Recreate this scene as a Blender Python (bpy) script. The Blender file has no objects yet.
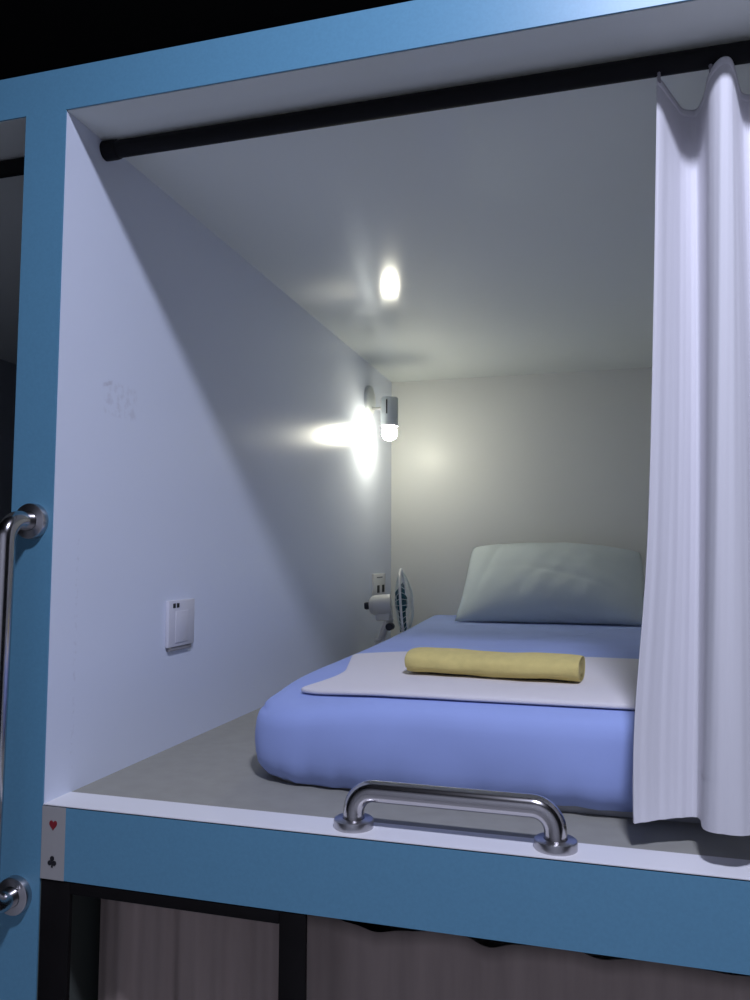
import bpy, bmesh, math, random
from mathutils import Vector, Matrix
random.seed(4)
S = bpy.context.scene
COL = S.collection
PI = math.pi

# ------------------------------------------------------------------ helpers
def world_loc(o):
    v = Vector((0, 0, 0))
    while o is not None:
        v = v + o.location
        o = o.parent
    return v

def obj(name, bm, mat, parent=None, smooth=None, origin=None):
    """link a bmesh given in world coordinates as one mesh object"""
    base = world_loc(parent) if parent is not None else Vector((0, 0, 0))
    org = Vector(origin) if origin is not None else base
    bmesh.ops.recalc_face_normals(bm, faces=bm.faces)
    bmesh.ops.translate(bm, verts=bm.verts, vec=-org)
    me = bpy.data.meshes.new(name)
    if smooth is not None:
        for f in bm.faces: f.smooth = True
        if smooth < 180:
            lim = math.radians(smooth)
            for e in bm.edges:
                if len(e.link_faces) == 2 and e.calc_face_angle(0) > lim: e.smooth = False
    bm.to_mesh(me); bm.free()
    me.materials.append(mat)
    o = bpy.data.objects.new(name, me)
    COL.objects.link(o)
    if parent is not None: o.parent = parent
    o.location = org - base
    return o

def tag(o, label, cat, group=None):
    o['label'] = label; o['category'] = cat
    if group: o['group'] = group
    return o

def thing(name, loc, label, cat, group=None):
    o = bpy.data.objects.new(name, None)
    o.empty_display_size = .02
    COL.objects.link(o); o.location = loc
    return tag(o, label, cat, group)

def struct(name, bm, mat, smooth=None):
    o = obj(name, bm, mat, smooth=smooth); o['kind'] = 'structure'; return o

def box(bm, lo, hi, bev=0.0, seg=2, M=None):
    vs = [bm.verts.new((x, y, z)) for x in (lo[0], hi[0]) for y in (lo[1], hi[1]) for z in (lo[2], hi[2])]
    q = [(0, 1, 3, 2), (4, 6, 7, 5), (0, 4, 5, 1), (2, 3, 7, 6), (0, 2, 6, 4), (1, 5, 7, 3)]
    fs = [bm.faces.new([vs[i] for i in f]) for f in q]
    bmesh.ops.recalc_face_normals(bm, faces=fs)
    geo = vs
    if bev:
        es = list({e for f in fs for e in f.edges})
        r = bmesh.ops.bevel(bm, geom=es, offset=bev, segments=seg, profile=.5, affect='EDGES')
        geo = list({v for f in r['faces'] for v in f.verts})
    if M is not None: bmesh.ops.transform(bm, matrix=M, verts=geo)
    return bm

def frame_of(d):
    d = d.normalized()
    a = Vector((0, 0, 1)) if abs(d.z) < .9 else Vector((1, 0, 0))
    u = d.cross(a).normalized(); return u, d.cross(u).normalized()

def tube(bm, pts, r, seg=16, caps=True, closed=False):
    pts = [Vector(p) for p in pts]; n = len(pts); rings = []
    u = None
    for i, p in enumerate(pts):
        if closed: d = pts[(i + 1) % n] - pts[i - 1]
        else: d = pts[min(i + 1, n - 1)] - pts[max(i - 1, 0)]
        d.normalize()
        if u is None: u, v = frame_of(d)
        else:
            u = (u - d * u.dot(d)).normalized(); v = d.cross(u).normalized()
        rr = r[i] if isinstance(r, (list, tuple)) else r
        rings.append([bm.verts.new(p + rr * (math.cos(t) * u + math.sin(t) * v)) for t in [2 * PI * k / seg for k in range(seg)]])
    for i in range(n if closed else n - 1):
        A, B = rings[i], rings[(i + 1) % n]
        for k in range(seg):
            bm.faces.new((A[k], A[(k + 1) % seg], B[(k + 1) % seg], B[k]))
    if caps and not closed:
        bm.faces.new(rings[0][::-1]); bm.faces.new(rings[-1])
    return bm

def lathe(bm, prof, org, axis, seg=32):
    """profile of (radius, height along axis); radius 0 closes to a point"""
    org = Vector(org); d = Vector(axis).normalized(); u, v = frame_of(d); prev = None
    for r, h in prof:
        c = org + d * h
        if r < 1e-6: ring = [bm.verts.new(c)]
        else: ring = [bm.verts.new(c + r * (math.cos(2 * PI * k / seg) * u + math.sin(2 * PI * k / seg) * v)) for k in range(seg)]
        if prev is not None:
            for k in range(seg):
                k2 = (k + 1) % seg
                if len(prev) == 1 and len(ring) == 1: continue
                if len(prev) == 1: bm.faces.new((prev[0], ring[k2], ring[k]))
                elif len(ring) == 1: bm.faces.new((prev[k], prev[k2], ring[0]))
                else: bm.faces.new((prev[k], prev[k2], ring[k2], ring[k]))
        prev = ring
    return bm

def lerp(a, b, t): return a + (b - a) * t

def cr(P, t):
    """Catmull-Rom through list of tuples, t in 0..len-1"""
    n = len(P); i = min(int(t), n - 2); f = t - i
    p0, p1, p2, p3 = P[max(i - 1, 0)], P[i], P[i + 1], P[min(i + 2, n - 1)]
    return tuple(.5 * (2 * b + (c - a) * f + (2 * a - 5 * b + 4 * c - d) * f * f + (3 * b - a - 3 * c + d) * f ** 3)
                 for a, b, c, d in zip(p0, p1, p2, p3))

def interp(tab, x):
    if x <= tab[0][0]: return tab[0][1]
    for (a, b), (c, d) in zip(tab, tab[1:]):
        if x <= c: return lerp(b, d, (x - a) / (c - a))
    return tab[-1][1]

# ------------------------------------------------------------------ materials
def mat(name, col, rough=.5, metal=0., spec=.5, coat=0., coat_rough=.1, var=0., vscale=40., bump=0., bscale=200., stretch=None, sheen=0., emit=None, trans=0.):
    m = bpy.data.materials.new(name); m.use_nodes = True
    nt = m.node_tree; b = nt.nodes['Principled BSDF']
    b.inputs['Base Color'].default_value = (*col, 1)
    b.inputs['Roughness'].default_value = rough
    b.inputs['Metallic'].default_value = metal
    b.inputs['Specular IOR Level'].default_value = spec
    b.inputs['Coat Weight'].default_value = coat
    b.inputs['Coat Roughness'].default_value = coat_rough
    b.inputs['Sheen Weight'].default_value = sheen
    b.inputs['Transmission Weight'].default_value = trans
    if emit:
        b.inputs['Emission Color'].default_value = (*emit[0], 1); b.inputs['Emission Strength'].default_value = emit[1]
    if var or bump:
        tc = nt.nodes.new('ShaderNodeTexCoord'); mp = nt.nodes.new('ShaderNodeMapping')
        nt.links.new(tc.outputs['Object'], mp.inputs['Vector'])
        if stretch: mp.inputs['Scale'].default_value = stretch
    if var:
        n = nt.nodes.new('ShaderNodeTexNoise'); n.inputs['Scale'].default_value = vscale; n.inputs['Detail'].default_value = 4
        nt.links.new(mp.outputs['Vector'], n.inputs['Vector'])
        r = nt.nodes.new('ShaderNodeValToRGB')
        r.color_ramp.elements[0].position = .3; r.color_ramp.elements[1].position = .7
        r.color_ramp.elements[0].color = (*[c * (1 - var) for c in col], 1)
        r.color_ramp.elements[1].color = (*[min(1, c * (1 + var)) for c in col], 1)
        nt.links.new(n.outputs['Fac'], r.inputs['Fac']); nt.links.new(r.outputs['Color'], b.inputs['Base Color'])
    if bump:
        n2 = nt.nodes.new('ShaderNodeTexNoise'); n2.inputs['Scale'].default_value = bscale; n2.inputs['Detail'].default_value = 3
        nt.links.new(mp.outputs['Vector'], n2.inputs['Vector'])
        bp = nt.nodes.new('ShaderNodeBump'); bp.inputs['Strength'].default_value = bump; bp.inputs['Distance'].default_value = .002
        nt.links.new(n2.outputs['Fac'], bp.inputs['Height']); nt.links.new(bp.outputs['Normal'], b.inputs['Normal'])
    return m

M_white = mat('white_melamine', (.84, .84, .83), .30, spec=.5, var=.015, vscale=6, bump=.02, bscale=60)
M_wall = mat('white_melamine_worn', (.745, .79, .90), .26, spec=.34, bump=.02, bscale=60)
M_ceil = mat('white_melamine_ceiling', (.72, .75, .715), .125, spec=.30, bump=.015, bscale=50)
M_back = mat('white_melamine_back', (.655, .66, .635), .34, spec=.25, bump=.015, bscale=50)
M_edge = mat('white_edge_banding', (.80, .79, .80), .4)
M_blue = mat('blue_laminate', (.110, .287, .425), .42, spec=.5, var=.035, vscale=220, bump=.02, bscale=500)
M_vinyl = mat('grey_vinyl', (.30, .293, .255), .55, var=.05, vscale=30, bump=.05, bscale=300)
M_black = mat('black_paint', (.006, .006, .007), .6, spec=.15)
M_frame = mat('black_metal', (.006, .005, .005), .6, spec=.12, var=.2, vscale=15)
M_dark = mat('black_void', (.003, .003, .004), .9)
M_flange = mat('brushed_steel', (.50, .49, .50), .30, metal=1.)
M_chrome = mat('polished_steel', (.54, .52, .52), .17, metal=1.)
M_curtain = mat('white_cotton', (.70, .69, .72), .9, spec=.2, bump=.10, bscale=60, stretch=(6, 6, .35), sheen=.1)
M_lowcur = mat('grey_cotton', (.44, .355, .315), .95, spec=.1, var=.10, vscale=9, stretch=(4, 4, .4), bump=.12, bscale=60, sheen=.05)
M_sheet = mat('lavender_blue_sheet', (.335, .42, .76), .85, spec=.2, bump=.12, bscale=35, var=.03, vscale=8, sheen=.05)
M_tick = mat('grey_ticking', (.40, .41, .44), .85)
M_pillow = mat('pale_blue_cotton', (.54, .595, .61), .85, spec=.2, bump=.25, bscale=25, sheen=.05)
M_towel = mat('white_terry', (.74, .71, .73), .95, spec=.1, bump=.5, bscale=500, sheen=.1)
M_yellow = mat('yellow_terry', (.68, .565, .215), .95, spec=.1, bump=.5, bscale=500, var=.05, vscale=60, sheen=.1)
M_hook = mat('grey_hook', (.22, .21, .23), .4)
M_plate = mat('cool_white_plastic', (.64, .64, .70), .4)
M_plastic = mat('white_plastic', (.74, .73, .71), .35)
M_dkplastic = mat('dark_plastic', (.012, .014, .03), .35)
M_slot = mat('dark_slot', (.01, .01, .012), .6)
M_satin = mat('satin_silver', (.62, .65, .65), .38, metal=.25)
M_bulb = mat('lit_bulb', (1, 1, 1), .4, emit=((1.0, .97, .79), 114.))
M_blade = mat('teal_translucent_blade', (.05, .16, .20), .2, trans=.35)
M_wire = mat('pale_wire', (.60, .66, .64), .3)
M_card = mat('grey_card', (.36, .35, .34), .6)
M_red = mat('red_ink', (.22, .010, .018), .6)
M_ink = mat('black_ink', (.008, .008, .012), .6)
M_corr = mat('corridor_paint', (.84, .85, .88), .8)
M_corrfl = mat('corridor_tiles', (.58, .58, .59), .5)

# faint remains of a torn-off notice on the left wall, and a line of old glue specks
nt = M_wall.node_tree; b = nt.nodes['Principled BSDF']
def nd(t, **k):
    n = nt.nodes.new(t)
    for a, v in k.items(): setattr(n, a, v)
    return n
def math_(op, a, bb=None, c=None):
    n = nd('ShaderNodeMath', operation=op)
    for i, x in enumerate((a, bb, c)):
        if x is None: continue
        if isinstance(x, (int, float)): n.inputs[i].default_value = x
        else: nt.links.new(x, n.inputs[i])
    return n.outputs[0]
tc = nd('ShaderNodeTexCoord'); sx = nd('ShaderNodeSeparateXYZ'); nt.links.new(tc.outputs['Object'], sx.inputs[0])
Y, Z = sx.outputs[1], sx.outputs[2]
def window(v, c, h, soft):
    n = nd('ShaderNodeMapRange'); n.interpolation_type = 'SMOOTHSTEP'
    nt.links.new(math_('ABSOLUTE', math_('SUBTRACT', v, c)), n.inputs['Value'])
    n.inputs['From Min'].default_value = h - soft; n.inputs['From Max'].default_value = h
    n.inputs['To Min'].default_value = 1; n.inputs['To Max'].default_value = 0
    return n.outputs[0]
ns = nd('ShaderNodeTexNoise'); ns.inputs['Scale'].default_value = 70; ns.inputs['Detail'].default_value = 5
nt.links.new(tc.outputs['Object'], ns.inputs['Vector'])
ng = nd('ShaderNodeMapRange'); nt.links.new(ns.outputs['Fac'], ng.inputs['Value'])
ng.inputs['From Min'].default_value = .46; ng.inputs['From Max'].default_value = .66
m1 = math_('MULTIPLY', window(Y, .170, .055, .012), window(Z, .655, .034, .008))
m1 = math_('MULTIPLY', m1, ng.outputs[0])
streak = math_('MULTIPLY', window(Y, .130, .018, .01), window(math_('SUBTRACT', Z, math_('MULTIPLY', Y, .35)), .633, .005, .003))
ns2 = nd('ShaderNodeTexNoise'); ns2.inputs['Scale'].default_value = 120
nt.links.new(tc.outputs['Object'], ns2.inputs['Vector'])
ng2 = nd('ShaderNodeMapRange'); nt.links.new(ns2.outputs['Fac'], ng2.inputs['Value'])
ng2.inputs['From Min'].default_value = .52; ng2.inputs['From Max'].default_value = .68
glue = math_('MULTIPLY', math_('MULTIPLY', window(Y, .062, .006, .004), window(Z, .22, .22, .05)), ng2.outputs[0])
tot = math_('ADD', math_('MULTIPLY', m1, .26), math_('ADD', math_('MULTIPLY', streak, .3), math_('MULTIPLY', glue, .18)))
mx = nd('ShaderNodeMix', data_type='RGBA'); nt.links.new(tot, mx.inputs['Factor'])
mx.inputs[6].default_value = (.71, .755, .865, 1); mx.inputs[7].default_value = (.42, .40, .46, 1)
nt.links.new(mx.outputs[2], b.inputs['Base Color'])

# ------------------------------------------------------------------ the setting
H, D, W = 1.10, 2.0816, 1.25
LOW = -1.12
struct('wall_left', box(bmesh.new(), (-.076, 0, -.105), (0, D, H)), M_wall)
struct('wall_lower', box(bmesh.new(), (-.076, 0, LOW), (0, D, -.105)), mat('grey_green_board', (.085, .098, .085), .7))
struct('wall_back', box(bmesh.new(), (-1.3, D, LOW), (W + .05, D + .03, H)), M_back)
struct('wall_right', box(bmesh.new(), (W, 0, LOW), (W + .05, D, H)), M_white)
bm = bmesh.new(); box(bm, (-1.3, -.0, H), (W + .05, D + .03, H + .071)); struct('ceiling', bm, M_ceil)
bm = bmesh.new(); box(bm, (0, .062, -.02), (W, D, .0)); struct('floor', bm, M_vinyl)
bm = bmesh.new(); box(bm, (.0, -.0025, -.0008), (W, .062, .001), .0004); struct('trim_2', bm, M_edge)
bm = bmesh.new(); box(bm, (.0, .004, -.10), (W, .062, -.0009)); struct('trim_5', bm, M_dark)
# neighbouring pod shell
bm = bmesh.new(); box(bm, (-1.3, .0, -.02), (-.076, D, .0)); struct('floor_neighbour', bm, M_vinyl)
bm = bmesh.new(); box(bm, (-1.33, 0, LOW), (-1.3, D, H)); struct('wall_neighbour', bm, mat('grey_board', (.22, .24, .27), .5))
# blue laminate face: stile, head and deck fascia
bm = bmesh.new()
box(bm, (-.0775, -.003, LOW), (-.0016, -.0004, -.109)); box(bm, (-.0775, -.003, -.109), (-.0006, -.0004, H + .0722))
box(bm, (-1.33, -.003, H + .001), (-.0775, -.0004, H + .0722))
box(bm, (-.0006, -.003, H + .001), (W + .05, -.0004, H + .0722))
struct('trim_1', bm, M_blue)
bm = bmesh.new(); box(bm, (-.0005, -.003, -.1085), (W + .05, -.0004, -.0024)); struct('trim_3', bm, M_blue)
bm = bmesh.new(); box(bm, (-1.33, -.003, -.1085), (-.0790, -.0004, -.0012)); struct('trim_4', bm, M_blue)
# corridor in front
bm = bmesh.new(); box(bm, (-3, -2.7, LOW - .05), (3.4, D + .03, LOW)); struct('floor_corridor', bm, M_corrfl)
bm = bmesh.new(); box(bm, (-3, -2.75, LOW), (3.4, -2.7, 2.2)); struct('wall_front', bm, M_corr)
bm = bmesh.new(); box(bm, (-3, -2.75, 2.2), (3.4, D + .1, 2.25)); struct('ceiling_corridor', bm, M_dark)
bm = bmesh.new(); box(bm, (-3, D + .03, LOW), (3.4, D + .1, 2.2)); struct('wall_behind', bm, M_dark)

# ------------------------------------------------------------------ curtain rods
def rod(x0, x1, y, z0, z1, label, flange_at):
    t = thing('curtain_rod', ((x0 + x1) / 2, y, min(z0, z1) - .0145), label, 'curtain rod', 'black curtain rods under the pod ceilings')
    obj('pole', tube(bmesh.new(), [(x0, y, z0), (x1, y, z1)], .0145, 24), M_black, t, 40)
    for x in flange_at:
        z = lerp(z0, z1, (x - x0) / (x1 - x0)); s = 1 if abs(x - x0) < .01 else -1
        obj('end_bracket', lathe(bmesh.new(), [(0, 0), (.0168, 0), (.0168, .020), (.0162, .026), (.014, .028), (.014, .034)], (x, y, z), (s, 0, 0), 24), M_black, t, 40)
    return t
r0 = rod(.0, W, .103, 1.0845, 1.0825, 'long black curtain rod above the bed, carrying the white curtain', (.0, W))
rod(-1.3, -.076, .112, 1.086, 1.086, 'black rod end across the dark opening left of the blue post', (-1.3, -.076))

# ------------------------------------------------------------------ white curtain
def rod_z(x): return 1.0828
COLS_T = [(.911, .098, 1.063), (.919, .108, 1.058), (.936, .142, 1.053), (.950, .168, 1.049), (.963, .175, 1.048), (.973, .171, 1.048), (.978, .142, 1.051), (.980, .100, 1.057), (.990, .081, 1.063),
          (1.002, .079, 1.063), (1.010, .090, 1.056), (1.018, .112, 1.046), (1.028, .135, 1.040), (1.042, .135, 1.040), (1.050, .100, 1.050), (1.060, .082, 1.060),
          (1.075, .085, 1.058), (1.085, .13, 1.04), (1.10, .15, 1.035), (1.115, .13, 1.04), (1.125, .085, 1.06), (1.14, .085, 1.06), (1.155, .13, 1.04), (1.175, .14, 1.04), (1.20, .11, 1.05)]
COLS_B = [(.867, .057, .035), (.881, .066, .036), (.898, .078, .037), (.914, .086, .038), (.928, .093, .0385), (.940, .095, .039), (.944, .080, .040), (.942, .046, .042), (.945, .022, .045),
          (.960, .010, .047), (.982, .012, .0465), (.998, .030, .044), (1.008, .060, .041), (1.022, .080, .040), (1.034, .065, .040), (1.044, .030, .044),
          (1.062, .020, .045), (1.078, .05, .042), (1.095, .075, .04), (1.11, .06, .04), (1.12, .03, .044), (1.14, .03, .044), (1.155, .06, .04), (1.18, .075, .04), (1.21, .05, .04)]
def curtain_pt(u, v, off=0.):
    """u along the cloth (0..n-1), v from 0 top to 1 hem"""
    a = cr(COLS_T, u); c = cr(COLS_B, u)
    w = v
    x = lerp(a[0], c[0], w); y = lerp(a[1], c[1], w); z = lerp(a[2], c[2], v)
    fine = .0006 * math.sin(u * 5.1 + .8 * math.sin(v * 5)) + .0003 * math.sin(u * 9.7 + 2.1 * v)
    y += fine * min(1, v * 5 + .2)
    bow = .004 * math.sin(v * PI) * math.sin(u * 1.3 + 1)
    x += .003 * math.sin(v * PI) - .011 * max(0, 1 - u / 4) * math.exp(-((v - .90) / .17) ** 2)          # the edge hangs straighter, then flares at the hem
    y += bow - off
    return (x, y, z)
def cloth_sheet(fn, nu, nv):
    bm = bmesh.new()
    g = [[bm.verts.new(fn(i / nu, j / nv)) for j in range(nv + 1)] for i in range(nu + 1)]
    for i in range(nu):
        for j in range(nv):
            bm.faces.new((g[i][j], g[i + 1][j], g[i + 1][j + 1], g[i][j + 1]))
    return bm
def thick(o, t, off=0):
    m = o.modifiers.new('thickness', 'SOLIDIFY'); m.thickness = t; m.offset = off; return o
n1 = len(COLS_T) - 1
cur = thing('curtain', (1.03, .05, .045), 'white cotton curtain gathered at the right side of the bed', 'curtain')
c_ = thick(obj('cloth', cloth_sheet(lambda a, q: curtain_pt(a * n1, q), 300, 90), M_curtain, cur, 180), .0014)
h_ = thick(obj('hem', cloth_sheet(lambda a, q: curtain_pt(a * n1, lerp(.942, 1.0008, q)), 300, 10), M_curtain, cur, 180), .0026); h_.modifiers[0].use_rim = False
h2 = thick(obj('heading', cloth_sheet(lambda a, q: curtain_pt(a * n1, lerp(-.001, .010, q), .0014), 300, 3), M_curtain, cur, 180), .0018)
for x in (.913, .981, 1.058, 1.13):
    bm = bmesh.new()
    tube(bm, [(x, .097, 1.0672), (x, .092, 1.0655), (x, .094, 1.0575), (x + .001, .100, 1.0560)], .0022, 10)
    obj('hook', bm, M_hook, cur, 60)

# ------------------------------------------------------------------ mattress with fitted sheet
LEFT = [(.14, .224), (.30, .224), (.62, .229), (1.15, .215), (1.63, .186), (2.07, .158)]
def outline(k0=0.):
    """mattress plan moved inwards by k0, always the same number of points"""
    P = []
    R = max(.125 - k0, .02); Rb = max(.03 - k0, .003)
    xl, xr, yb, yf = .224 + k0, 1.14 - k0, 2.074 - k0, .178 + k0
    for k in range(19):
        a = PI + (PI / 2) * k / 18
        P.append((xl + R + R * math.cos(a), yf + R + R * math.sin(a)))
    for k in range(1, 40):
        t = k / 40
        P.append((lerp(xl + R, xr - R, t), yf - .02 * math.sin(PI * min(1, t * 1.6) / 2 if t < .62 else PI * (1 - (t - .62) / .76) / 2)))
    for k in range(19):
        a = 1.5 * PI + (PI / 2) * k / 18
        P.append((xr - R + R * math.cos(a), yf + R + R * math.sin(a)))
    for k in range(1, 40): P.append((xr, lerp(yf + R, yb - Rb, k / 40)))
    for k in range(10):
        a = (PI / 2) * k / 9; P.append((xr - Rb + Rb * math.cos(a), yb - Rb + Rb * math.sin(a)))
    xe = .158 + k0
    for k in range(1, 30): P.append((lerp(xr - Rb, xe + Rb, k / 30), yb))
    for k in range(10):
        a = PI / 2 + (PI / 2) * k / 9; P.append((xe + Rb + Rb * math.cos(a), yb - Rb + Rb * math.sin(a)))
    for k in range(1, 50):
        y = lerp(yb - Rb, yf + R, k / 50); P.append((interp(LEFT, y) + k0, y))
    return P
def normals(P):
    N = []
    for i in range(len(P)):
        ax, ay = P[i - 1]; bx, by = P[(i + 1) % len(P)]
        tx, ty = bx - ax, by - ay; l = math.hypot(tx, ty) or 1
        N.append((-ty / l, tx / l))
    return N
OUT = outline(); NRM = normals(OUT)
PROF = [(.024, .003), (.017, .009), (.010, .019), (.004, .033), (.001, .05), (.0, .07), (.0005, .09), (.002, .106), (.0032, .114), (.0045, .119), (.0058, .1225), (.0072, .126), (.0088, .129), (.0108, .132), (.013, .135), (.019, .140), (.030, .1455), (.048, .1495), (.074, .1515), (.11, .152)]
def droop(x, y):
    """the fitted sheet pulls the near left corner down"""
    return 1 - .23 * math.exp(-((x - .22) ** 2 + (y - .17) ** 2) / .17 ** 2)
def mattress_mesh(prof, wrinkle):
    bm = bmesh.new(); rings = []
    n = len(OUT); cx, cy = .66, 1.1
    for (ins, z) in prof:
        ring = []; O = outline(ins)
        for i in range(n):
            (x, y), (nx, ny) = O[i], NRM[i]
            w = 0.
            if wrinkle:
                s = i * 1.0
                low = max(0, 1 - z / .07)
                w = low * (.0028 * math.sin(s * 1.15 + 2 * math.sin(s * .31)) + .0018 * math.sin(s * 2.3 + z * 60))
                w += .0012 * math.sin(s * .37 + z * 30)
                # crease where the sheet corner is gathered
                ii = i if i < 100 else i - n
                if -3 < ii < 12: w += .0045 * math.exp(-((z - .128 - .0012 * ii) / .0035) ** 2) * min(1, (12 - ii) / 6) * min(1, (ii + 3) / 3)
            k = w
            px, py = x + nx * k, y + ny * k
            zz = z * droop(px, py)
            if wrinkle:
                zz += .003 * (1 + math.sin(i * .23)) * max(0, 1 - z / .03)
                if y < .6: zz += .008 * max(0, min(1, (x - .62) / .16)) * max(0, 1 - z / .05)
            ring.append(bm.verts.new((px, py, zz)))
        rings.append(ring)
    last = [(v.co.x, v.co.y) for v in rings[-1]]
    for s in (.975, .95, .925, .9, .87, .84, .8, .75, .65, .5, .3):
        rings.append([bm.verts.new((cx + (x - cx) * s, cy + (y - cy) * s, prof[-1][1] * droop(cx + (x - cx) * s, cy + (y - cy) * s) + .0004 * math.sin(7 * s + i * .21))) for i, (x, y) in enumerate(last)])
    for A, B in zip(rings, rings[1:]):
        for i in range(n):
            j = (i + 1) % n; bm.faces.new((A[i], A[j], B[j], B[i]))
    c = bm.verts.new((cx, cy, prof[-1][1]))
    for i in range(n): bm.faces.new((rings[-1][i], rings[-1][(i + 1) % n], c))
    return bm, rings[0]
mt = thing('mattress', (.66, 1.1, 0), 'single mattress in a lavender blue fitted sheet on the grey deck', 'mattress')
bm, r_ = mattress_mesh([(.032, .0), (.029, .006), (.026, .022), (.014, .06), (.010, .09), (.020, .112), (.045, .132), (.12, .138)], False)
bm.faces.new(r_[::-1]); obj('mattress_core', bm, M_tick, mt, 50)
bm, r_ = mattress_mesh(PROF, True)
obj('fitted_sheet', bm, M_sheet, mt, 180)

def inset_of(x, y):
    """distance inside the mattress outline, for the height of its top"""
    d = min(x - interp(LEFT, y), 1.14 - x, y - .160, 2.074 - y)
    return d
TOP = [(0.0, .085), (.0005, .09), (.002, .106), (.0045, .119), (.0072, .126), (.0108, .132), (.013, .135), (.019, .140), (.030, .1455), (.048, .1495), (.074, .1515), (.11, .152)]
def top_z(x, y): return interp(TOP, inset_of(x, y)) * droop(x, y)

# ------------------------------------------------------------------ pillow
def pillow_bm():
    bm = bmesh.new(); nu, nv = 56, 40
    c0 = Vector((.338, 1.676, .156)); c1 = Vector((.978, 1.70, .158))       # bottom corners
    t0 = Vector((.346, 1.985, .420)); t1 = Vector((.974, 1.995, .404))       # top corners
    def base(u, v):
        a = c0.lerp(c1, u); c = t0.lerp(t1, u); return a.lerp(c, v)
    nrm = (c1 - c0).cross(t0 - c0).normalized()
    if nrm.y > 0: nrm = -nrm
    def p(u, v, side):
        U, V = 2 * u - 1, 2 * v - 1
        b_ = base(u, v)
        ex = (1 - abs(U) ** 2.6); ey = (1 - abs(V) ** 2.6)
        th = .088 * max(0, ex) ** .62 * max(0, ey) ** .62
        th *= 1.12 - .22 * V + .05 * math.sin(5 * U + 1)            # sags to the bottom
        # edges pull in between the corners
        b_ = b_ + (c1 - c0).normalized() * (-.006 * U * (1 - V * V)) + (t0 - c0).normalized() * (-.006 * V * (1 - U * U) + (.016 if V > 0 else 0) * (1 - U * U))
        k_ = (U * U * V * V) ** 2.2
        k_ = k_ if V > 0 else -.25 * k_
        b_ = b_ - (c1 - c0).normalized() * (.012 * U * k_) - (t0 - c0).normalized() * (.010 * V * k_)
        wr = .0050 * math.sin(9 * U + 4.5 * V + 2) * math.sin(3 * V + 6 * U * V) * ex * ey - .006 * math.exp(-((V + .25 + .45 * (U - .1)) / .07) ** 2) * math.exp(-((U - .15) / .4) ** 2) - .005 * math.exp(-((V - .55 - .5 * (U + .5)) / .08) ** 2) * math.exp(-((U + .25) / .3) ** 2) + .0025 * math.sin(17 * U - 9 * V + 2 * math.sin(3 * U)) * (1 - V) * .5 * ex * ey
        if side > 0:
            fold = .010 * math.exp(-((U + .74 - .16 * V) / .05) ** 2) * (1 - V * V)
            return b_ + nrm * (th + wr - fold * .9)
        return b_ - nrm * (th * .55)
    F = [[bm.verts.new(p(i / nu, j / nv, 1)) for j in range(nv + 1)] for i in range(nu + 1)]
    B = [[F[i][j] if i in (0, nu) or j in (0, nv) else bm.verts.new(p(i / nu, j / nv, -1)) for j in range(nv + 1)] for i in range(nu + 1)]
    for i in range(nu):
        for j in range(nv):
            bm.faces.new((F[i][j], F[i + 1][j], F[i + 1][j + 1], F[i][j + 1]))
            q = (B[i][j], B[i][j + 1], B[i + 1][j + 1], B[i + 1][j])
            if len(set(q)) == 4:
                try: bm.faces.new(q)
                except ValueError: pass
    zmin = .1527
    for v in bm.verts:
        if v.co.z < zmin: v.co.z = zmin
        if v.co.y > D - .003: v.co.y = D - .003
    return bm
tag(obj('pillow', pillow_bm(), M_pillow, None, 180, origin=(.66, 1.7, .1527)), 'pale blue pillow propped against the back wall on the mattress', 'pillow')

# ------------------------------------------------------------------ folded white towel on the sheet
def slab(poly, z_of, t, nsub=26, edge=.006):
    """soft flat layer: polygon outline resampled, rounded edge, follows the surface beneath"""
    P = []
    for (a, b_) in zip(poly, poly[1:] + poly[:1]):
        L = math.dist(a, b_); k = max(2, int(L / .012))
        for i in range(k): P.append((lerp(a[0], b_[0], i / k), lerp(a[1], b_[1], i / k)))
    for _ in range(2):
        P = [((P[i - 1][0] + 2 * P[i][0] + P[(i + 1) % len(P)][0]) / 4, (P[i - 1][1] + 2 * P[i][1] + P[(i + 1) % len(P)][1]) / 4) for i in range(len(P))]
    N = normals(P); bm = bmesh.new(); rings = []
    cx = sum(p[0] for p in P) / len(P); cy = sum(p[1] for p in P) / len(P)
    A = sum(P[i][0] * P[(i + 1) % len(P)][1] - P[(i + 1) % len(P)][0] * P[i][1] for i in range(len(P)))
    sg = 1 if A > 0 else -1
    for ins, h in ((edge, 0), (edge * .3, t * .12), (0, t * .45), (edge * .3, t * .85), (edge, t), (edge * 3, t * 1.02)):
        rings.append([bm.verts.new((x + sg * nx * ins, y + sg * ny * ins, z_of(x + sg * nx * ins, y + sg * ny * ins) + h)) for (x, y), (nx, ny) in zip(P, N)])
    last = [(v.co.x, v.co.y) for v in rings[-1]]
    for s in (.92, .8, .65, .5, .35, .2):
        r = []
        for i, (x, y) in enumerate(last):
            X, Y_ = cx + (x - cx) * s, cy + (y - cy) * s
            r.append(bm.verts.new((X, Y_, z_of(X, Y_) + t * 1.02 + .0008 * math.sin(31 * X + 3) * math.sin(23 * Y_))))
        rings.append(r)
    n = len(P)
    for a, b_ in zip(rings, rings[1:]):
        for i in range(n): bm.faces.new((a[i], a[(i + 1) % n], b_[(i + 1) % n], b_[i]))
    bm.faces.new(rings[-1])
    prev = rings[0]; base = [(v.co.x, v.co.y) for v in prev]
    for s in (.92, .8, .65, .5, .35, .2):          # underside, following the sheet
        r = []
        for (x, y) in base:
            X, Y_ = cx + (x - cx) * s, cy + (y - cy) * s
            r.append(bm.verts.new((X, Y_, z_of(X, Y_))))
        for i in range(n): bm.faces.new((prev[(i + 1) % n], prev[i], r[i], r[(i + 1) % n]))
        prev = r
    bm.faces.new(prev[::-1])
    return bm
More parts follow.
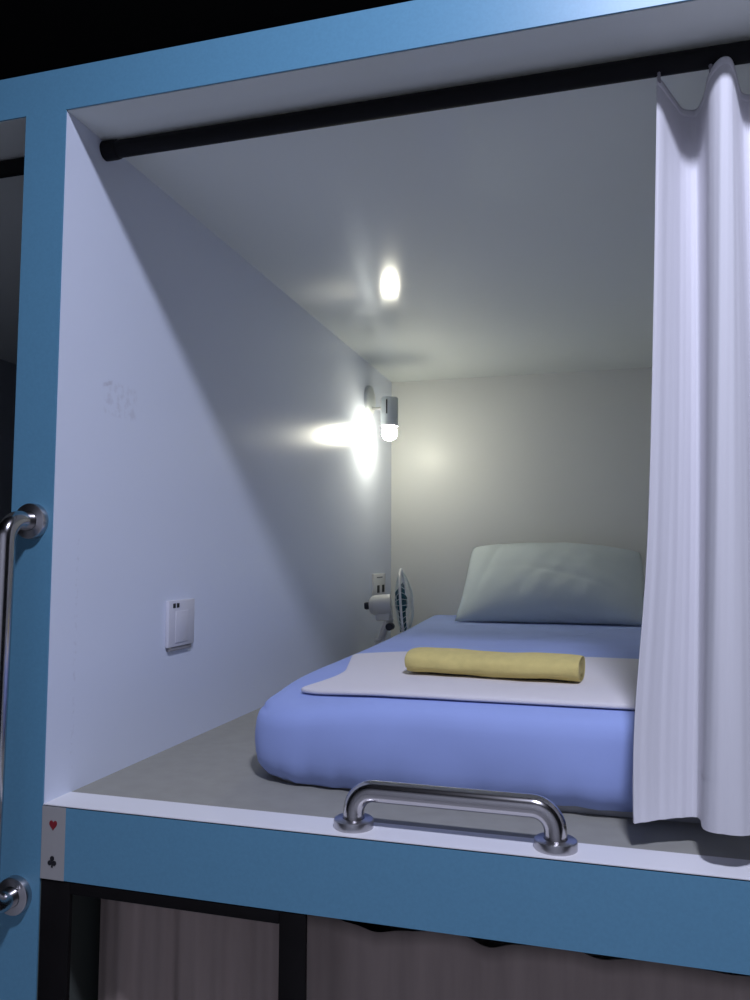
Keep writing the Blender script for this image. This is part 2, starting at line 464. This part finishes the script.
T1 = [(.298, .287), (.328, .326), (.343, .366), (.346, .415), (.315, .540), (.285, .655), (.388, .730), (.512, .752), (.820, .757), (1.06, .750), (1.06, .205), (.870, .206), (.607, .205), (.506, .211), (.417, .230), (.345, .258)]
tag(obj('towel', slab(T1, lambda x, y: top_z(x, y) + .0026, .0078, edge=.0045), M_towel, None, 180, origin=(.7, .47, .15)), 'white bath towel folded flat across the foot of the mattress', 'towel')

# ------------------------------------------------------------------ rolled yellow towel
def roll_bm(a, b_, ry, rz, z0):
    bm = bmesh.new(); a = Vector(a); b_ = Vector(b_); d = (b_ - a).normalized(); s = Vector((-d.y, d.x, 0)); L = (b_ - a).length
    seg = 56; n = 60; rings = []
    prof = [(.0, .50), (.0015, .72), (.005, .88), (.012, .96), (.024, 1.)]
    xs = prof + [(.024 + (L - .03) * k / n, 1.0) for k in range(1, n + 1)] + [(L - .003, .985), (L, .95), (L + .0003, .90)]
    for q, sc in xs:
        ring = []
        for k in range(seg):
            t = 2 * PI * k / seg
            cy_, cz = math.cos(t), math.sin(t)
            e = 2 / 2.5
            yy = math.copysign(abs(cy_) ** e, cy_) * ry * sc; zz = math.copysign(abs(cz) ** e, cz) * rz * (sc * .5 + .5 if sc > .8 else sc)
            # overlap of the last turn, low along the front
            g = math.exp(-((t - (PI + .62)) / .10) ** 2)
            yy *= 1 - .10 * g; zz *= 1 - .16 * g
            w = 1 + .03 * math.sin(q * 40 + 3 * t) + .02 * math.sin(q * 90)
            taper = 1 - .02 * (q / L)
            zc = z0 + rz + .0012 * math.sin(q * 30)
            ring.append(bm.verts.new(a + d * q + s * (yy * w) + Vector((0, 0, zc - a.z + zz * lerp(1, w, .5) * taper - rz * (1 - taper)))))
        rings.append(ring)
    for A, B in zip(rings, rings[1:]):
        for k in range(seg): bm.faces.new((A[k], A[(k + 1) % seg], B[(k + 1) % seg], B[k]))
    bm.faces.new(rings[0][::-1])
    # right end: a few nested turns of cloth
    prev = rings[-1]; c = sum((v.co for v in prev), Vector()) / seg
    for sc, push in ((.84, -.006), (.70, .0), (.55, -.006), (.40, 0), (.22, -.006)):
        r = [bm.verts.new(c + (v.co - c) * sc / .9 * .9 + d * push) for v in rings[-1]]
        for k in range(seg): bm.faces.new((prev[k], prev[(k + 1) % seg], r[(k + 1) % seg], r[k]))
        prev = r
    bm.faces.new(prev)
    return bm
ZT = .152 + .0026 + .0088
tag(obj('towel', roll_bm((.473, .428, ZT), (.789, .400, ZT), .055, .0215, ZT), M_yellow, None, 180, origin=(.63, .44, ZT)), 'yellow towel rolled up on top of the white towel', 'towel')

# ------------------------------------------------------------------ chrome grab bars
def arc(c, e1, e2, r, n=10): return [Vector(c) + r * (math.cos(PI / 2 * k / n) * Vector(e1) + math.sin(PI / 2 * k / n) * Vector(e2)) for k in range(n + 1)]
def grab_bar(a, b_, out, height, label, R=.026, rb=.0150):
    a, b_, out = Vector(a), Vector(b_), Vector(out); d = (b_ - a).normalized()
    t = thing('grab_bar', a.lerp(b_, .5), label, 'grab bar', 'polished steel grab bars on the pod front')
    pts = [a + out * .004]
    c1 = a + out * (height - R) + d * R
    pts += arc(c1, -d, out, R)
    c2 = b_ + out * (height - R) - d * R
    pts += [p for p in arc(c2, out, d, R)]
    pts += [b_ + out * .004]
    # refine the straight run
    obj('bar', tube(bmesh.new(), pts, rb, 24), M_chrome, t, 60)
    for p in (a, b_):
        obj('flange', lathe(bmesh.new(), [(0, 0), (.0280, 0), (.0280, .0095), (.0274, .0112), (.0262, .0120), (.0160, .0122), (.0155, .0125)], p, out, 40), M_flange, t, 35)
    return t
grab_bar((.484, .036, .001), (.761, .033, .001), (0, 0, 1), .0515, 'horizontal polished steel grab bar on the white deck edge before the mattress', R=.030)
grab_bar((-.035, -.003, .432), (-.042, -.003, -.137), (0, -1, 0), .060, 'vertical polished steel grab bar on the blue post at far left', R=.030)

# ------------------------------------------------------------------ wall lamp
lp = thing('wall_lamp', (0, 1.74, .90), 'small wall lamp with metal cylinder shade and lit bulb on left wall', 'lamp')
obj('wall_plate', lathe(bmesh.new(), [(0, 0), (.056, 0), (.056, .006), (.053, .012), (.044, .016), (0, .017)], (0, 1.74, .958), (1, 0, 0), 40), M_satin, lp, 35)
obj('arm', tube(bmesh.new(), [(.010, 1.735, .930), (.030, 1.730, .924), (.050, 1.715, .921), (.066, 1.705, .920)], .0055, 14), M_chrome, lp, 50)
LX, LY = .0925, 1.70
sh = obj('shade', lathe(bmesh.new(), [(0, .957), (.026, .957), (.030, .955), (.032, .951), (.032, .853), (.031, .851), (.029, .853), (.029, .945), (0, .947)], (LX, LY, 0), (0, 0, 1), 40), M_satin, lp, 35)
bm = bmesh.new(); box(bm, (LX - .0045, LY - .0325, .893), (LX + .0005, LY - .0300, .945)); obj('seam', bm, M_slot, sh)
obj('socket', lathe(bmesh.new(), [(0, .944), (.013, .944), (.013, .868), (.0, .866)], (LX, LY, 0), (0, 0, 1), 24), M_plastic, lp, 35)
obj('bulb', lathe(bmesh.new(), [(.0, .7985), (.009, .7997), (.0175, .8035), (.0240, .811), (.0275, .820), (.0280, .828), (.0265, .838), (.0205, .849), (.0145, .860), (.012, .868), (0, .870)], (LX, LY, 0), (0, 0, 1), 32), M_bulb, lp, 180)

# ------------------------------------------------------------------ plates on the left wall
sw = thing('wall_switch', (0, .39, .196), 'white switch plate with two dark slots on left wall near the front', 'switch')
box_ = lambda lo, hi, bv=.002: box(bmesh.new(), lo, hi, bv)
obj('faceplate', box_((0, .338, .198), (.0085, .440, .290)), M_plate, sw, 30)
obj('rocker', box_((.0085, .362, .206), (.0102, .412, .268), .0008), M_plate, sw, 30)
for y in (.352, .366): obj('slot', box_((.0080, y, .275), (.0092, y + .010, .284), .0003), M_slot, sw)
obj('shadow_strip', box_((.0, .345, .190), (.006, .433, .1985), .0008), mat('shadow_grey', (.30, .29, .30), .5), sw, 30)  # shadow under the switch plate, put in as a thin grey strip
ot = thing('wall_outlet', (0, 1.88, .215), 'white outlet plate in the back corner, partly behind the fan', 'outlet')
obj('faceplate', box_((0, 1.80, .215), (.008, 1.965, .312)), M_plastic, ot, 30)
obj('slot', box_((.0075, 1.84, .296), (.0088, 1.92, .300), .0003), mat('grey_slot', (.12, .12, .12), .6), ot)
for y in (1.845, 1.915): obj('socket_hole', box_((.0075, y, .240), (.0095, y + .030, .268), .0004), M_slot, ot)

# ------------------------------------------------------------------ fan
FX, FY, FZ = .139, 1.60, .214
ax = Vector((.985, .17, .07)).normalized()
up = Vector((0, 0, 1)); up = (up - ax * up.dot(ax)).normalized(); side = ax.cross(up)
F0 = Vector((FX, FY, FZ)); F1 = F0 + ax * .010
fan = thing('desk_fan', (.085, FY, 0), 'small white desk fan facing the bed in the back left corner', 'fan')
bs = obj('base', lathe(bmesh.new(), [(0, 0), (.066, 0), (.067, .008), (.060, .020), (.040, .030), (.026, .045), (.020, .070), (.018, .095), (0, .096)], (.090, FY, 0), (0, 0, 1), 40), M_plastic, fan, 50)
obj('button', box_((.075, FY - .062, .024), (.100, FY - .044, .032), .002), M_dkplastic, bs, 30)
obj('button', box_((.074, FY - .030, .090), (.098, FY - .012, .098), .002), M_plastic, bs, 30)
nk = obj('neck', tube(bmesh.new(), [(.090, FY, .09), (.104, FY, .125), (.118, FY, .145), (.120, FY, .165)], [.014, .012, .015, .016], 20), M_plastic, fan, 60)
obj('tilt_knob', tube(bmesh.new(), [(.132, FY - .046, .140), (.132, FY - .016, .140)], .0125, 20), M_dkplastic, fan, 50)
hs = obj('motor_housing', lathe(bmesh.new(), [(0, -.088), (.020, -.087), (.030, -.080), (.034, -.066), (.036, -.040), (.036, -.012), (.0, -.010)], F0, ax, 36), M_plastic, fan, 50)
obj('housing_skirt', box(bmesh.new(), (.078, FY - .026, .158), (.128, FY + .026, .200), .006), M_plastic, hs, 40)
obj('rear_knob', lathe(bmesh.new(), [(0, -.104), (.011, -.104), (.013, -.098), (.012, -.086), (0, -.084)], F0, ax, 20), M_dkplastic, fan, 40)
RG = .117
def grille(front):
    bm = bmesh.new(); s = 1 if front else -1
    dep = lambda r: (.020 + (.036 if front else .026) * (1 - (r / RG) ** 2.4) * (1 if front else 1)) * s * (1 if front else 1)
    def P(r, t): return F1 + ax * (.020 + (dep(r) - .020 * s) + .0) + (up * math.cos(t) + side * math.sin(t)) * r
    for k in range(32):
        t = 2 * PI * k / 32
        tube(bm, [P(r, t) for r in (.026, .045, .065, .088, .105, RG)], .0009, 6)
    for r in (.050, .080):
        tube(bm, [P(r, 2 * PI * k / 48) for k in range(48)], .0009, 6, closed=True)
    return bm, P
bm, P = grille(False); obj('rear_grille', bm, M_wire, fan, 60)
bm, P = grille(True)
fg = obj('front_grille', bm, M_wire, fan, 60)
bm = bmesh.new(); lathe(bm, [(0, .056), (.024, .056), (.028, .053), (.028, .050), (0, .049)], F1 , ax, 28); obj('cap', bm, M_plastic, fg, 40)
bm = bmesh.new(); pts = [F1 + ax * .020 + (up * math.cos(2 * PI * k / 64) + side * math.sin(2 * PI * k / 64)) * (RG + .001) for k in range(64)]
tube(bm, pts, .0042, 10, closed=True); obj('rim', bm, M_plastic, fan, 60)
obj('blade_hub', lathe(bmesh.new(), [(0, -.005), (.020, -.005), (.022, .010), (.016, .032), (0, .036)], F1, ax, 28), M_blade, fan, 50)
for b3 in range(3):
    bm = bmesh.new(); nr, na = 12, 10; g = []
    for i in range(nr + 1):
        r = lerp(.016, .096, i / nr); row = []
        wid = .95 * math.sin(PI * (.25 + .6 * i / nr))
        for j in range(na + 1):
            q = j / na - .5; t = b3 * 2 * PI / 3 + .5 + q * wid + .4 * i / nr
            row.append(bm.verts.new(F1 + ax * (.016 - .026 * q) + (up * math.cos(t) + side * math.sin(t)) * r))
        g.append(row)
    for i in range(nr):
        for j in range(na): bm.faces.new((g[i][j], g[i + 1][j], g[i + 1][j + 1], g[i][j + 1]))
    thick(obj('blade', bm, M_blade, fan, 180), .0016)

# ------------------------------------------------------------------ card sticker with two suit marks
st = thing('bed_sticker', (.021, -.0035, -.11), 'grey card strip with a red heart and black club on the blue fascia', 'sticker')
bm = bmesh.new(); box(bm, (.000, -.0040, -.1085), (.0415, -.0031, -.0015), .0002); obj('card', bm, M_card, st)
def plate(poly, y0, y1):
    bm = bmesh.new()
    A = [bm.verts.new((x, y0, z)) for x, z in poly]; B = [bm.verts.new((x, y1, z)) for x, z in poly]
    bm.faces.new(A); bm.faces.new(B[::-1]); n = len(poly)
    for i in range(n): bm.faces.new((A[i], A[(i + 1) % n], B[(i + 1) % n], B[i]))
    return bm
heart = []
for k in range(48):
    t = 2 * PI * k / 48
    heart.append((.0205 + 16 * math.sin(t) ** 3 * .00043, -.0280 + (13 * math.cos(t) - 5 * math.cos(2 * t) - 2 * math.cos(3 * t) - math.cos(4 * t)) * .00052))
obj('heart', plate(heart, -.0046, -.0039), M_red, st)
def disc(bm, x, z, r, y0, y1, n=24):
    poly = [(x + r * math.cos(2 * PI * k / n), z + r * math.sin(2 * PI * k / n)) for k in range(n)]
    A = [bm.verts.new((px, y0, pz)) for px, pz in poly]; B = [bm.verts.new((px, y1, pz)) for px, pz in poly]
    bm.faces.new(A); bm.faces.new(B[::-1])
    for i in range(n): bm.faces.new((A[i], A[(i + 1) % n], B[(i + 1) % n], B[i]))
bm = plate([(.0188, -.0905), (.0222, -.0905), (.0209, -.0845), (.0209, -.079), (.0201, -.079), (.0201, -.0845)], -.0046, -.0039)
disc(bm, .0205, -.0775, .0036, -.0046, -.0039); disc(bm, .0166, -.0840, .0036, -.0047, -.0039); disc(bm, .0244, -.0840, .0036, -.0048, -.0039)
obj('club', bm, M_ink, st)

# ------------------------------------------------------------------ lower bunk: black frame and grey curtains
fr = thing('metal_frame', (.214, .02, LOW), 'black metal frame of two posts and a rail under the blue fascia', 'frame')
obj('post', box_((.0005, -.002, LOW), (.0515, .006, -.1095), .0015), M_frame, fr, 30)
obj('post', box_((.3885, -.002, LOW), (.4280, .006, -.1095), .0015), M_frame, fr, 30)
obj('rail', box_((.0515, -.002, -.1275), (.3885, .006, -.1095), .0015), M_frame, fr, 30)
def low_curtain(x0, x1, y, top, amp, n, seed, label, frq, sc):
    rnd = random.Random(seed); ph = [rnd.uniform(0, 6) for _ in range(5)]
    def f(a, q):
        x = lerp(x0, x1, a)
        fold = math.sin(frq * x + ph[0]) + .55 * math.sin(frq * 2.3 * x + ph[1] + .6 * q) + .35 * math.sin(frq * 4.1 * x + ph[2])
        yy = y + amp * fold * (.6 + .4 * q)
        zt = top(x)
        return (x + .004 * math.sin(frq * x * .7 + ph[3]) * q, yy, lerp(zt, LOW + .05, q))
    o = obj('curtain', cloth_sheet(f, 220, 40), M_lowcur, None, 180, origin=((x0 + x1) / 2, y, LOW + .05))
    thick(o, .0014)
    return tag(o, label, 'curtain', 'grey curtains of the lower bunk')
low_curtain(.030, .372, .105, lambda x: -.150 + .004 * math.sin(40 * x), .0085, 8, 3, 'grey curtain seen inside the black metal frame', 46, 1)
SC = [(.375, -.150), (.44, -.1565), (.47, -.160), (.50, -.1665), (.55, -.160), (.60, -.1555), (.63, -.1575), (.665, -.1655), (.70, -.158), (.75, -.1545), (.785, -.158), (.815, -.1635), (.85, -.157), (.90, -.153), (.95, -.157), (.985, -.161), (1.03, -.155), (1.2, -.155)]
def sc_top(x):
    for i in range(len(SC) - 1):
        if x <= SC[i + 1][0]:
            t = (x - SC[i][0]) / (SC[i + 1][0] - SC[i][0]); return cr(SC, i + max(0, min(1, t)))[1]
    return SC[-1][1]
low_curtain(.388, 1.22, .100, sc_top, .0050, 14, 11, 'grey curtain with a scalloped top right of the black frame', 30, 1)
t = thing('curtain_rod', (.6, .125, -.13), 'black lower rod behind the blue fascia, holding the grey curtains', 'curtain rod')
obj('pole', tube(bmesh.new(), [(0, .130, -.125), (W, .130, -.125)], .011, 20), M_black, t, 40)

# ------------------------------------------------------------------ camera
cam = bpy.data.cameras.new('camera'); co = bpy.data.objects.new('camera', cam); COL.objects.link(co)
cam.sensor_fit = 'HORIZONTAL'; cam.sensor_width = 36; cam.lens = 787.246 / 750 * 36; cam.clip_start = .02
r = Vector((0.96185065, 0.27353591, 0.00462921)); u = Vector((0.0148999, -0.06927447, 0.99748636)); w = Vector((-0.27316902, 0.95936393, 0.07070735))
Mw = Matrix(((r.x, u.x, -w.x, .8215), (r.y, u.y, -w.y, -1.0478), (r.z, u.z, -w.z, .3803), (0, 0, 0, 1)))
co.matrix_world = Mw
S.camera = co

# ------------------------------------------------------------------ light
ld = bpy.data.lights.new('corridor_lamp', 'AREA'); ld.shape = 'DISK'; ld.size = .20; ld.energy = 44; ld.color = (.73, .77, 1.0)
lo = bpy.data.objects.new('corridor_lamp', ld); COL.objects.link(lo); lo.location = (1.03, -.98, 1.885)
wd = bpy.data.worlds.new('world'); S.world = wd; wd.use_nodes = True
wd.node_tree.nodes['Background'].inputs[0].default_value = (.004, .0045, .006, 1)

S.view_settings.view_transform = 'Standard'; S.view_settings.look = 'None'
S.view_settings.exposure = 0; S.view_settings.gamma = 1; S.view_settings.use_curve_mapping = False
S.cycles.use_denoising = True
S.cycles.max_bounces = 10; S.cycles.diffuse_bounces = 6
S.cycles.sample_clamp_indirect = 6
